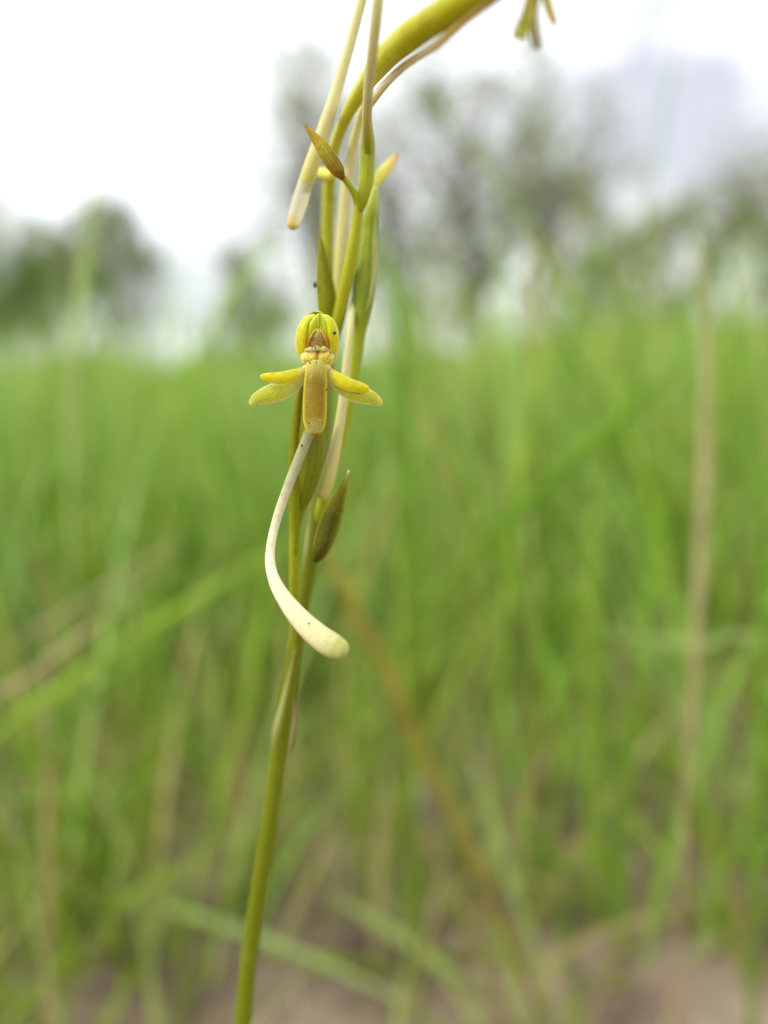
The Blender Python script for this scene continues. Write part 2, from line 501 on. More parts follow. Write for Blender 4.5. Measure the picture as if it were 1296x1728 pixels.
# ------------------------------------------------------------------ meadow grass (uncountable)
def grass_patch(name, label, y0, y1, density, tuft, seed, hmean, hsd, wid, segs, mat, lean_sd=0.38, spread=1.0, xlim=(-1, 1)):
    rr = np.random.default_rng(seed)
    # roots in tufts, inside a wide wedge in front of the camera
    half = lambda y: 0.75 * y * spread + 0.25
    area = (y1 - y0) * (half(y0) + half(y1))
    nt = int(area * density / tuft)
    ty = np.sqrt(rr.uniform(y0 ** 2, y1 ** 2, nt)); tx = rr.uniform(xlim[0], xlim[1], nt) * half(ty)
    k = rr.integers(max(1, tuft // 2), tuft * 3 // 2 + 1, nt)
    ti = np.repeat(np.arange(nt), k)
    n = len(ti)
    sp = 0.012 + 0.004 * ty[ti]
    x = tx[ti] + rr.normal(0, 1, n) * sp; y = ty[ti] + rr.normal(0, 1, n) * sp
    keep = y > y0 - 0.01
    x, y, ti = x[keep], y[keep], ti[keep]; n = len(x)
    h = np.clip(rr.normal(hmean, hsd, n), hmean * 0.35, hmean * 1.7) * rr.uniform(0.7, 1.2, nt)[ti]
    h = h * (1 + 0.16 * np.sin(x * 1.7 / (0.4 + 0.25 * y) + y * 2.1) + 0.12 * np.sin(x * 4.3 / (0.4 + 0.25 * y) - y * 1.3 + 1.0))
    az = rr.uniform(0, 2 * math.pi, n); lean = np.minimum(np.abs(rr.normal(0.0, lean_sd, n)), 1.42); bend = np.minimum(np.abs(rr.normal(0.25, 0.35, n)), np.maximum(0.02, (1.5 - lean) / 1.6) if lean_sd > 1 else 9)
    w = wid * rr.uniform(0.5, 1.5, n) * (1 + 0.10 * y)
    fa = rr.uniform(0, math.pi, n)
    t = np.linspace(0, 1, segs + 1)
    th = lean[:, None] + bend[:, None] * t[None] ** 1.5 * 1.6
    ds = 1.0 / segs
    hx = np.concatenate([np.zeros((n, 1)), np.cumsum(np.sin((th[:, 1:] + th[:, :-1]) / 2) * ds, 1)], 1) * h[:, None]
    hz = np.concatenate([np.zeros((n, 1)), np.cumsum(np.cos((th[:, 1:] + th[:, :-1]) / 2) * ds, 1)], 1) * h[:, None]
    # blades that would bend over towards the orchid lean away from it instead
    az = np.where(y + hx[:, -1] * np.sin(az) < y0 + 0.02, np.abs(az % math.pi), az)
    cx = x[:, None] + hx * np.cos(az)[:, None]; cy = y[:, None] + hx * np.sin(az)[:, None]
    cz = height(x, y)[:, None] - 0.004 + hz
    wt = w[:, None] * (np.minimum(1, 0.55 + 1.4 * t) * (1 - t ** 2.2) + 0.03)[None]
    wx, wy = np.cos(fa)[:, None] * wt, np.sin(fa)[:, None] * wt
    a = np.stack([cx - wx, cy - wy, cz], -1); b = np.stack([cx + wx, cy + wy, cz], -1)
    v = np.stack([a, b], 2).reshape(-1, 3)
    m = (segs + 1) * 2
    base = (np.arange(n) * m)[:, None]
    s = (np.arange(segs) * 2)[None]
    f = np.stack([base + s, base + s + 1, base + s + 3, base + s + 2], -1).reshape(-1, 4)
    me = bpy.data.meshes.new(name)
    me.vertices.add(len(v)); me.vertices.foreach_set('co', v.astype(np.float32).ravel())
    me.loops.add(f.size); me.loops.foreach_set('vertex_index', f.astype(np.int32).ravel())
    me.polygons.add(len(f)); me.polygons.foreach_set('loop_start', (np.arange(len(f)) * 4).astype(np.int32))
    me.update(calc_edges=True); me.validate()
    me.polygons.foreach_set('use_smooth', np.ones(len(me.polygons), bool))
    me.materials.append(mat)
    o = bpy.data.objects.new(name, me); scene.collection.objects.link(o)
    tag(o, label, 'grass', kind='stuff')
    print(name, n, 'blades')


g_near = grass_mat('grass_near', [(0.0, (84, 128, 14)), (0.3, (126, 168, 34)), (0.58, (170, 204, 112)), (0.82, (144, 174, 28)), (0.93, (200, 188, 112)), (1.0, (168, 142, 86))])
g_low = grass_mat('grass_low', [(0.0, (116, 140, 20)), (0.3, (140, 164, 40)), (0.55, (176, 190, 108)), (0.75, (150, 168, 50)), (0.86, (188, 174, 116)), (1.0, (150, 128, 84))])
g_dead = grass_mat('grass_dead', [(0.0, (120, 100, 70)), (0.5, (170, 150, 112)), (1.0, (196, 182, 142))], trans=0.1)
g_far = grass_mat('grass_far', [(0.0, (112, 150, 26)), (0.4, (148, 184, 52)), (0.8, (180, 206, 110)), (1.0, (192, 196, 112))])
grass_patch('near_grass', 'scattered green and straw grass blades rising from the bare soil', 0.20, 0.42, 2500, 7, 21, 0.18, 0.055, 0.0014, 9, g_near)
grass_patch('low_grass', 'short leaning grass leaves close to the bare soil', 0.17, 0.5, 4200, 6, 26, 0.085, 0.03, 0.0017, 8, g_low, lean_sd=0.75)
grass_patch('leaning_grass', 'tangle of short green leaves over the soil at the lower left', 0.17, 0.45, 2600, 6, 31, 0.10, 0.035, 0.0018, 8, g_low, lean_sd=0.8, xlim=(-1, -0.2))
grass_patch('dead_grass', 'dead straw litter lying flat on the soil', 0.12, 0.9, 2600, 3, 32, 0.055, 0.025, 0.0010, 4, g_dead, lean_sd=2.2)
grass_patch('thick_grass', 'thick green grass with some straw right behind the orchid', 0.42, 0.95, 9500, 9, 24, 0.205, 0.055, 0.0015, 8, g_near)
grass_patch('tall_grass', 'thin tall grass stalks reaching above the meadow line', 0.45, 3.0, 330, 4, 27, 0.30, 0.055, 0.0013, 9, g_near, lean_sd=0.2)
grass_patch('meadow_grass', 'dense green meadow grass beyond the orchid', 0.95, 3.2, 3800, 10, 22, 0.215, 0.05, 0.0018, 6, g_far)
grass_patch('far_grass', 'soft green grass of the open meadow reaching to the trees', 3.2, 26.0, 190, 6, 23, 0.23, 0.06, 0.0030, 4, g_far)


# ------------------------------------------------------------------ grass blades that can be told apart
def solo_blade(name, label, pts, mat, cup=0.6, thick=0.25, n=26, group='blurred grass blades behind the orchid', cat='grass', reach=True, slim=0.55):
    """pts rows: px, py, depth in mm, half width in mm, from the root end to the tip; a root is grown down to the soil"""
    c = [P(x, y, d / 1000.0) for x, y, d, w in pts]
    w = [q[3] * slim / 1000.0 for q in pts]
    if reach and c[0][2] > 0.004:
        t = c[0] - c[1]; t /= np.linalg.norm(t)
        t[2] = min(t[2], -0.25); t /= np.linalg.norm(t)
        z0 = c[0][2]
        g = c[0] + t * (z0 / -t[2]) * np.array([0.6, 0.6, 1.0])
        g[2] = height(g[0], g[1]) - 0.003
        mid = c[0] * 0.5 + g * 0.5 + (t * 0.1 * z0)
        mid[2] = z0 * 0.5
        c = [g, mid] + c; w = [w[0] * 0.7, w[0] * 0.95] + w
    q = catmull([(*a, b) for a, b in zip(c, w)], n)
    V, Fc, UV = leaf_geo(q[:, :3], np.maximum(q[:, 3], 0.00005), cup / 1000.0, thick / 1000.0, 5)
    o = link(name, V, Fc, mat, None, tuple(q[0, :3]), UV)
    tag(o, label, cat, group)
    return o


bl_green = grass_mat('blade_green', [(0.0, (150, 166, 50)), (0.4, (152, 186, 44)), (1.0, (164, 196, 66))], island=False)
bl_deep = grass_mat('blade_deep', [(0.0, (124, 148, 34)), (0.5, (116, 160, 26)), (1.0, (124, 168, 40))], island=False)
bl_pale = grass_mat('blade_pale', [(0.0, (164, 176, 92)), (0.5, (178, 198, 116)), (1.0, (166, 192, 96))], island=False)
bl_straw = grass_mat('blade_straw', [(0.0, (164, 138, 98)), (0.5, (184, 172, 118)), (1.0, (184, 180, 122))], island=False)
bl_brown = grass_mat('blade_brown', [(0.0, (160, 130, 70)), (0.5, (170, 158, 66)), (1.0, (176, 170, 76))], island=False)

solo_blade('grass_shoot', 'long pale green blade slanting up to the orchid from the left edge', [(-60, 1290, 240, 2.6), (120, 1150, 250, 3.2), (300, 1030, 262, 3.2), (460, 930, 275, 1.6), (560, 880, 282, 0.3)], bl_green)
solo_blade('grass_shoot', 'broad green blade slanting up from the left edge, lower of two', [(-80, 1400, 285, 2.6), (80, 1240, 290, 3.2), (220, 1120, 295, 2.6), (380, 1010, 302, 1.2), (440, 960, 306, 0.2)], bl_deep)
solo_blade('grass_shoot', 'dry straw coloured blade slanting at the left edge', [(-60, 1215, 225, 2.0), (40, 1150, 225, 2.6), (110, 1095, 226, 2.0), (190, 1030, 228, 1.2), (290, 935, 232, 0.2)], bl_straw)
solo_blade('grass_shoot', 'thin dull straw blade above the slanting pale blade on the left', [(-20, 1120, 300, 1.5), (120, 1030, 300, 2.0), (240, 950, 302, 1.6), (330, 905, 304, 0.2)], bl_straw)
solo_blade('grass_stalk', 'brownish stalk leaning from the orchid stem down to the lower right', [(905, 1690, 240, 1.5), (830, 1520, 215, 1.6), (740, 1330, 190, 1.7), (650, 1130, 170, 1.7), (570, 970, 156, 1.4), (540, 905, 150, 0.3)], bl_brown, slim=0.85, cup=1.2, thick=2.0, cat='grass')
solo_blade('grass_shoot', 'pale whitish blade tilting in the lower middle right of the orchid', [(915, 1640, 260, 2.0), (880, 1540, 258, 3.0), (840, 1420, 256, 3.4), (812, 1330, 255, 2.4), (795, 1275, 254, 0.3)], bl_pale)
solo_blade('grass_shoot', 'straight bright green upright blade right of the middle', [(1010, 1700, 300, 3.0), (1005, 1500, 296, 4.0), (1000, 1300, 292, 4.2), (996, 1050, 290, 4.0), (1004, 850, 290, 2.4), (1015, 720, 292, 0.3)], bl_green)
solo_blade('grass_stalk', 'tall dry straw stalk standing near the right edge', [(1150, 1500, 205, 1.4), (1165, 1250, 205, 2.2), (1180, 1000, 206, 2.9), (1190, 780, 207, 2.9), (1192, 600, 208, 2.4), (1185, 460, 210, 1.6), (1175, 380, 212, 0.3)], bl_straw, cup=1.2, thick=1.6, cat='grass')
solo_blade('grass_shoot', 'pale blade lying level across the straw stalk on the right', [(1340, 1092, 235, 1.6), (1200, 1088, 232, 2.6), (1100, 1080, 230, 2.2), (1010, 1066, 228, 0.3)], bl_pale)
solo_blade('grass_shoot', 'dark green blade slanting upward in the middle of the right half', [(760, 980, 215, 1.2), (860, 880, 212, 2.4), (960, 780, 210, 2.8), (1060, 690, 208, 2.2), (1160, 610, 206, 0.3)], bl_deep, slim=0.85)
solo_blade('grass_shoot', 'upright dark green blade just right of the orchid flower', [(690, 1150, 240, 1.5), (684, 900, 240, 2.8), (680, 700, 240, 2.9), (676, 560, 240, 2.2), (662, 470, 240, 1.3), (655, 410, 240, 0.2)], bl_deep, slim=0.85)
solo_blade('grass_shoot', 'bright green blade tip rising above the meadow right of the orchid', [(850, 1100, 270, 1.6), (870, 850, 270, 3.0), (895, 690, 270, 3.8), (915, 610, 270, 3.0), (945, 560, 271, 0.3)], bl_green)
solo_blade('grass_shoot', 'curved green blade reaching into the tall tree', [(930, 900, 330, 1.5), (950, 700, 330, 2.0), (965, 560, 330, 2.4), (985, 470, 330, 3.0), (1020, 415, 330, 0.3)], bl_deep)
solo_blade('grass_stalk', 'pale green tall stalk standing before the left trees', [(120, 900, 300, 1.8), (120, 700, 300, 3.0), (130, 560, 300, 4.0), (145, 440, 300, 4.4), (155, 350, 300, 3.0), (158, 310, 300, 0.4)], bl_pale, cup=1.0, thick=1.5, cat='grass')
solo_blade('grass_shoot', 'pale green blade arching left of the orchid flower', [(300, 760, 310, 1.4), (345, 600, 310, 2.6), (390, 500, 310, 3.2), (440, 430, 310, 2.4), (490, 380, 310, 0.3)], bl_green)
solo_blade('grass_stalk', 'thin brown seed stalk before the tall tree', [(895, 760, 280, 0.9), (893, 620, 280, 1.1), (895, 500, 280, 2.0), (900, 430, 280, 2.2), (905, 380, 280, 0.3)], bl_brown, cup=1.0, thick=1.4, cat='grass')
solo_blade('grass_shoot', 'wide pale blade slanting across the bottom centre, upper of two', [(640, 1800, 270, 2.0), (900, 1735, 270, 2.6), (760, 1640, 275, 4.0), (640, 1560, 280, 4.2), (560, 1510, 285, 0.4)][1:], bl_pale)
solo_blade('grass_shoot', 'wide pale blade slanting at the bottom edge left of centre', [(620, 1660, 255, 2.2), (480, 1600, 262, 3.6), (340, 1550, 268, 3.6), (230, 1520, 275, 2.0), (150, 1500, 280, 0.3)], bl_pale)
solo_blade('grass_shoot', 'green blade slanting down to the bottom edge right of centre', [(900, 1700, 300, 2.0), (830, 1610, 305, 3.2), (770, 1540, 310, 2.6), (700, 1480, 315, 0.3)], bl_pale)
solo_blade('grass_shoot', 'olive green upright blade against the right edge', [(1275, 1560, 200, 2.2), (1285, 1350, 200, 3.0), (1290, 1100, 200, 3.0), (1285, 850, 202, 2.4), (1270, 640, 204, 1.6), (1262, 540, 206, 0.3)], bl_deep)
solo_blade('grass_shoot', 'yellow green leaning blade left of the orchid stem', [(330, 1500, 250, 1.4), (370, 1350, 248, 2.2), (410, 1200, 246, 2.2), (440, 1050, 245, 1.6), (452, 930, 245, 0.3)], bl_green)
solo_blade('grass_shoot', 'short pale blade lying level low on the left', [(300, 1335, 300, 1.2), (200, 1330, 300, 2.6), (100, 1340, 300, 2.8), (10, 1355, 300, 1.6), (-40, 1362, 300, 0.3)], bl_pale)

# ------------------------------------------------------------------ the orchid
foot, foot_up = P(406, 1760, 0.079), P(424, 1590, 0.079)
foot_dir = (foot - foot_up) / np.linalg.norm(foot - foot_up)
foot_run = foot[2] / -foot_dir[2]
foot_base = foot + foot_dir * foot_run * np.array([0.75, 0.75, 1.0])
orchid = bpy.data.objects.new('orchid_plant', None)
scene.collection.objects.link(orchid)
orchid.location = foot_base
tag(orchid, 'slender yellow green orchid with one open flower and long pale drooping spurs', 'orchid')
KW = dict(parent=orchid, org=foot_base)

M_stem = plant_mat('stem_skin', [(0.0, (104, 112, 4)), (0.40, (108, 116, 4)), (0.50, (126, 130, 6)), (0.58, (166, 166, 26)), (0.66, (200, 198, 64)), (0.76, (204, 200, 56)), (0.84, (176, 172, 8)), (1.0, (168, 164, 8))],
                   rough=0.4, sss=0.45, spec=0.25, streak=0.05, mottle=0.10)
M_stem_up = plant_mat('lobe_olive', [(0.0, (150, 140, 20)), (0.6, (128, 118, 16)), (1.0, (84, 80, 24))], rough=0.4, sss=0.35, spec=0.25, mottle=0.12)
M_ovary = plant_mat('ovary_skin', [(0.0, (132, 138, 8)), (0.2, (156, 162, 16)), (0.35, (164, 170, 20)), (0.62, (122, 138, 10)), (0.85, (156, 170, 36)), (1.0, (184, 190, 84))],
                    rough=0.38, sss=0.45, spec=0.28, streak=0.08, mottle=0.10)
M_pedicel = plant_mat('pedicel_skin', [(0.0, (160, 160, 16)), (0.5, (168, 170, 22)), (1.0, (162, 168, 30))], rough=0.38, sss=0.45, spec=0.28, streak=0.07, mottle=0.1)
M_ovary_shaded = plant_mat('ovary_skin_shaded', [(0.0, (136, 142, 10)), (0.3, (148, 154, 12)), (0.45, (112, 118, 4)), (0.8, (116, 120, 6)), (1.0, (164, 166, 26))],
                         rough=0.42, sss=0.35, spec=0.25, streak=0.10, mottle=0.12)  # darker middle stops: shade on the swollen ovary, painted into its colour
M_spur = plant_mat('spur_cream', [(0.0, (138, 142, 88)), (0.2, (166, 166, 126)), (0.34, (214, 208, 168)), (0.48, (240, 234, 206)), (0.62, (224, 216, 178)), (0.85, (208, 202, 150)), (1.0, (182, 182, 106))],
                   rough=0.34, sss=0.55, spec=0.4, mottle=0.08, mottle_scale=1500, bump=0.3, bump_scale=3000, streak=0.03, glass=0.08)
M_spur2 = plant_mat('spur_pale_green', [(0.0, (214, 212, 140)), (0.5, (222, 214, 160)), (1.0, (208, 200, 104))], rough=0.34, sss=0.5, spec=0.35, mottle=0.07, bump=0.12, glass=0.2)
M_spur_g = plant_mat('spur_greening', [(0.0, (218, 216, 150)), (0.45, (220, 214, 160)), (0.62, (196, 194, 110)), (0.76, (160, 168, 40)), (1.0, (150, 162, 20))], rough=0.34, sss=0.5, spec=0.3, mottle=0.07, bump=0.12, glass=0.1)
M_spur3 = plant_mat('spur_tan', [(0.0, (228, 216, 178)), (0.4, (222, 206, 160)), (0.62, (206, 178, 90)), (0.8, (180, 154, 46)), (1.0, (150, 146, 30))], rough=0.4, sss=0.4, mottle=0.1)
M_clear = plant_mat('spur_clear_wall', [(0.0, (228, 224, 190)), (0.7, (238, 232, 200)), (1.0, (236, 216, 130))], rough=0.42, sss=0.3, mottle=0.05, bump=0.1, glass=0.5)
M_bract = plant_mat('bract_green', [(0.0, (150, 152, 12)), (0.5, (140, 146, 12)), (0.85, (150, 146, 20)), (1.0, (178, 130, 36))], rough=0.5, sss=0.2, spec=0.2, trans=0.35, streak=0.12, mottle=0.18)
M_bract_dark = plant_mat('bract_dark', [(0.0, (92, 88, 12)), (0.45, (80, 86, 10)), (0.75, (120, 114, 14)), (0.93, (158, 152, 50)), (1.0, (224, 220, 150))], rough=0.55, sss=0.15, spec=0.15, trans=0.2, streak=0.14, mottle=0.3, edge=((152, 146, 40), 0.3, 0.6))
M_bud = plant_mat('bud_brown_tip', [(0.0, (118, 86, 14)), (0.25, (140, 110, 14)), (0.5, (158, 148, 18)), (0.8, (168, 134, 24)), (1.0, (150, 96, 30))], rough=0.45, sss=0.25, spec=0.25, streak=0.16, mottle=0.35)
M_bud2 = plant_mat('bud_yellow', [(0.0, (206, 204, 70)), (0.6, (212, 196, 86)), (0.85, (206, 168, 84)), (1.0, (196, 140, 78))], rough=0.4, sss=0.45, spec=0.3, mottle=0.12)
M_hood = plant_mat('petal_yellow', [(0.0, (210, 200, 60)), (0.4, (214, 204, 6)), (0.75, (208, 210, 16)), (1.0, (216, 220, 90))], rough=0.26, sss=0.45, spec=0.3, trans=0.2, mottle=0.12, mottle_scale=1400, bump=0.25, streak=0.05, edge=((238, 234, 130), 0.40, 0.8))
M_flap = plant_mat('flap_yellow_green', [(0.0, (214, 200, 70)), (0.4, (198, 198, 26)), (0.75, (186, 200, 16)), (1.0, (196, 208, 50))], rough=0.3, sss=0.45, spec=0.3, trans=0.15, mottle=0.18, mottle_scale=1600, streak=0.16, bump=0.4, edge=((226, 220, 90), 0.38, 0.6))
M_sepal_g = plant_mat('hood_green', [(0.0, (200, 194, 50)), (0.4, (186, 194, 20)), (0.75, (176, 194, 14)), (1.0, (186, 200, 40))], rough=0.3, sss=0.35, spec=0.3, trans=0.2, mottle=0.14, streak=0.14, bump=0.35)
M_lobe = plant_mat('lobe_yellow', [(0.0, (228, 222, 150)), (0.22, (222, 212, 40)), (0.7, (218, 210, 4)), (1.0, (228, 218, 40))], rough=0.24, sss=0.45, spec=0.25, trans=0.25, mottle=0.10, bump=0.3, edge=((240, 226, 90), 0.36, 0.7))
M_lat = plant_mat('sepal_pale', [(0.0, (226, 224, 160)), (0.35, (212, 212, 62)), (0.75, (204, 206, 62)), (1.0, (230, 224, 120))], rough=0.24, sss=0.45, spec=0.28, trans=0.38, mottle=0.22, mottle_scale=2600, bump=0.75, bump_scale=7000, edge=((242, 240, 176), 0.37, 0.85))
M_lip = plant_mat('lip_olive', [(0.0, (206, 198, 110)), (0.12, (184, 170, 62)), (0.26, (140, 118, 0)), (0.55, (148, 126, 2)), (0.66, (166, 156, 62)), (0.80, (176, 166, 78)), (0.87, (168, 122, 0)), (1.0, (206, 168, 6))],
                  rough=0.27, sss=0.55, spec=0.22, trans=0.15, mottle=0.15, mottle_scale=2200, bump=0.45, bump_scale=8000, edge=((226, 200, 30), 0.36, 0.8))
M_column = plant_mat('column_brown', [(0.0, (160, 120, 50)), (0.4, (138, 112, 18)), (0.8, (160, 146, 24)), (1.0, (190, 186, 40))], rough=0.35, sss=0.3, mottle=0.35, mottle_scale=2500, bump=0.8, edge=((170, 104, 18), 0.26, 0.9))
M_column_edge = plant_mat('column_edge_rust', [(0.0, (156, 84, 16)), (0.5, (176, 112, 30)), (1.0, (196, 160, 40))], rough=0.3, sss=0.3, mottle=0.35, mottle_scale=2500, bump=0.8)
M_anther = plant_mat('anther_yellow', [(0.0, (214, 198, 90)), (0.6, (220, 200, 70)), (1.0, (196, 168, 50))], rough=0.26, sss=0.5, mottle=0.22, bump=0.6, specks=2600.0)
M_rim = plant_mat('stigma_rim', [(0.0, (224, 212, 150)), (1.0, (214, 192, 112))], rough=0.15, sss=0.4, mottle=0.3, bump=0.9, glass=0.2)
M_bead = plant_mat('papilla_clear', [(0.0, (240, 232, 150)), (1.0, (240, 232, 150))], rough=0.1, sss=0.0, mottle=0.1, bump=0.0, glass=0.35)
M_recept = plant_mat('flower_centre', [(0.0, (220, 208, 130)), (1.0, (196, 186, 90))], rough=0.22, sss=0.5, mottle=0.22, bump=0.8)
M_sheath = plant_mat('sheath_pale', [(0.0, (150, 154, 50)), (0.5, (190, 196, 120)), (1.0, (140, 146, 20))], rough=0.3, sss=0.2, trans=0.35, mottle=0.1)
M_membrane = plant_mat('sheath_dry', [(0.0, (170, 130, 104)), (1.0, (150, 128, 84))], rough=0.5, sss=0.1, trans=0.4, mottle=0.2)
M_speck_b = plant_mat('brown_speck', [(0.0, (70, 50, 16)), (1.0, (52, 38, 14))], rough=0.6, sss=0.0, mottle=0.2)
M_speck = plant_mat('dark_speck', [(0.0, (22, 18, 10)), (1.0, (38, 28, 14))], rough=0.6, sss=0.0, mottle=0.2)

# main stem, from the soil up and over to the top right
f0 = foot_base
stem_px = [(406, 1760, 79, 14.8), (424, 1590, 79, 14.6), (447, 1440, 78, 14.4), (464, 1320, 77.5, 14), (478, 1220, 77, 13.6), (494, 1120, 76.5, 12.8), (512, 1010, 75.6, 13),
           (527, 920, 75, 14), (538, 830, 75, 14.5), (545, 740, 76.5, 13), (550, 650, 77.5, 12.5), (553, 560, 78.5, 12), (553, 470, 79, 11.5), (553, 390, 78.5, 11), (555, 320, 77, 10.5),
           (563, 255, 74, 10), (583, 200, 70, 10.5), (612, 148, 65.5, 14), (644, 104, 61, 19.5), (685, 66, 57, 23), (746, 25, 53.5, 24), (800, -9, 51.5, 24), (870, -50, 50, 22), (950, -78, 49.5, 19), (1010, -84, 49, 16)]
c = [P(x, y, d / 1000.0) for x, y, d, r in stem_px]; r = [q[3] / F_PX * q[2] / 1000.0 for q in stem_px]
mid = foot + foot_dir * foot_run * np.array([0.42, 0.42, 0.45])
rows = [(*(f0 - np.array([0, 0, 0.004])), 0.0011), (*mid, 0.00095)] + [(*a, b) for a, b in zip(c, r)]
q = catmull(rows, 150)
V, Fc, UV = tube_geo(q[:, :3], q[:, 3] * (1 + 0.02 * np.sin(np.arange(150) * 0.9)), 20)
stem = link('stem', V, Fc, M_stem, orchid, foot_base, UV)
KS = dict(parent=stem, org=foot_base)
leaf('sheath', [(498, 1095, 74.8, 1), (486, 1150, 74.6, 3), (475, 1195, 74.6, 4.6), (465, 1232, 75.0, 5), (462, 1258, 75.6, 3.4), (464, 1280, 76.2, 0.8)], M_sheath, cup=0.25, thick=0.15, **KS)
leaf('sheath', [(494, 1180, 76.0, 0.6), (498, 1212, 75.6, 2.6), (496, 1245, 75.6, 3.2), (488, 1278, 76, 0.6)], M_membrane, cup=0.2, thick=0.12, **KS)
leaf('bract_margin', [(510, 968, 73.8, 0.8), (516, 930, 73.5, 2.4), (521, 890, 73.4, 2.2), (525, 862, 73.6, 0.5)], M_sheath, cup=0.15, thick=0.15, **KS)

# --- parts standing on the stem
# open flower: its ovary carries the petals
flower = tube('flower', [(496, 1100, 75.5, 4), (496, 1040, 73.5, 7), (496, 985, 71.6, 8), (497, 915, 70.4, 8.5), (500, 868, 69.8, 12), (510, 825, 69.4, 21), (520, 775, 69, 24), (525, 725, 68.4, 21), (529, 675, 67.6, 16), (533, 640, 66.6, 13), (535, 615, 65.9, 13)], M_ovary_shaded, n=60, **KW)
tag(flower, 'the one open yellow flower facing the viewer')
KF = dict(parent=flower, org=foot_base)
leaf('dorsal_sepal', [(536, 616, 65.9, 20), (536, 596, 66.3, 29), (536, 570, 66.5, 33), (536, 549, 66.1, 28), (537, 537, 65.4, 17), (538, 530, 64.6, 5)], M_sepal_g, cup=-0.9, thick=0.3, n=24, nu=13, **KF)
leaf('petal', [(519, 617, 65.3, 4), (512, 603, 65.1, 8.5), (509.5, 585, 64.8, 11), (510, 566, 64.6, 11.5), (514, 549, 64.5, 10), (522, 538, 64.5, 7), (531, 531.5, 64.6, 2)], M_hood, cup=0.75, thick=0.35, n=28, nu=11, roll=-0.45, **KF)
leaf('petal', [(556, 617, 65.3, 4), (561, 603, 65.1, 8.5), (563, 585, 64.8, 10.5), (562.5, 566, 64.6, 11.5), (558.5, 549, 64.5, 10), (551, 538, 64.5, 7), (543, 531.5, 64.6, 2)], M_hood, cup=0.75, thick=0.35, n=28, nu=11, roll=0.45, **KF)
leaf('inner_flap', [(519, 612, 65.0, 5), (520, 592, 64.75, 8), (522, 570, 64.45, 9.5), (526.5, 551, 64.2, 9), (533, 538, 64.1, 6), (537.5, 529.5, 64.15, 1.5)], M_flap, cup=0.3, thick=0.25, roll=0.3, **KF)
leaf('inner_flap', [(555, 612, 65.0, 5), (554, 592, 64.75, 8), (552, 570, 64.45, 9.5), (548, 551, 64.2, 9), (542.5, 538, 64.1, 6), (538.5, 529.5, 64.15, 1.5)], M_flap, cup=0.3, thick=0.25, roll=-0.3, **KF)
tube('keel', [(537.5, 562, 64.3, 1.2), (537, 548, 63.95, 1.8), (537.5, 538, 63.85, 1.8), (538.5, 530, 63.95, 1.4)], M_sepal_g, n=14, nr=8, **KF)
column = leaf('column', [(536, 594, 64.2, 17), (536, 580, 63.95, 15.5), (536, 569, 63.85, 12), (536, 560, 63.9, 8), (536, 554, 64.05, 3)], M_column, cup=0.18, thick=0.6, n=22, nu=15, wave=0.05, seed=3, **KF)
tube('column_edge', [(519, 589, 64.05, 2.0), (521.5, 577, 63.85, 2.4), (526, 566, 63.75, 2.1), (531, 557.5, 63.8, 1.3)], M_column_edge, n=14, nr=8, wob=0.25, **KF)
tube('column_edge', [(553, 589, 64.05, 2.0), (551, 577, 63.85, 2.6), (546.5, 566, 63.75, 2.2), (541.5, 557.5, 63.8, 1.3)], M_column_edge, n=14, nr=8, wob=0.25, **KF)
tube('stigma', [(516, 593, 64.25, 2.6), (521, 590, 64.0, 4.4), (528, 590, 63.95, 3.6), (534, 588, 63.85, 4.4), (541, 590, 63.95, 3.8), (549, 589.5, 64.0, 4.8), (557, 594, 64.3, 2.8)], M_rim, n=40, nr=14, wob=0.28, **KF)
blob('anther', 525, 602, 64.3, 12.8, 13, 0.42, M_anther, lump=0.10, seed=2, rot=0.3, **KF)
blob('anther', 546.5, 602, 64.3, 13, 13, 0.42, M_anther, lump=0.10, seed=3, rot=-0.3, **KF)
tube('groove', [(536, 592, 63.98, 0.9), (535.5, 602, 63.95, 1.1), (535, 612, 64.0, 1.4)], M_column_edge, n=10, nr=6, **KF)
blob('centre', 535, 622, 64.55, 25, 12, 0.6, M_recept, lump=0.08, seed=4, **KF)
blob('cheek', 514, 606, 64.7, 6.5, 13, 0.5, M_recept, lump=0.1, seed=6, rot=0.15, **KF)
blob('cheek', 558, 606, 64.7, 6.5, 13, 0.5, M_recept, lump=0.1, seed=7, rot=-0.15, **KF)
leaf('lip', [(534, 610, 64.2, 17), (533.5, 625, 64.05, 18.5), (532.5, 645, 63.95, 19.5), (531.5, 670, 63.8, 20), (531, 695, 63.65, 20.2), (531, 713, 63.6, 18.8), (531, 725, 63.6, 14.8), (531, 732, 63.65, 9.5), (531, 735.5, 63.7, 3)], M_lip, cup=0.42, thick=0.55, n=40, nu=15, **KF)
leaf('side_lobe', [(524, 619, 64.75, 6), (509, 629, 64.5, 9), (492, 635, 64.3, 11), (474, 638, 64.2, 10.4), (458, 637.5, 64.2, 8.8), (448, 636.5, 64.25, 6.8), (442.5, 635.5, 64.3, 4.6), (439.5, 635, 64.35, 1.6)], M_lobe, cup=0.18, thick=0.28, n=34, nu=13, roll=0.2, wave=0.03, seed=4, **KF)
leaf('side_lobe', [(545, 619, 64.75, 6), (558, 631, 64.5, 9), (573, 641.5, 64.3, 11.2), (589, 649, 64.2, 10.8), (604, 653, 64.2, 9.6), (614, 655, 64.25, 7.4), (620, 656, 64.3, 5), (623, 656.5, 64.35, 1.8)], M_lobe, cup=0.18, thick=0.28, n=34, nu=13, roll=-0.2, wave=0.03, seed=5, **KF)
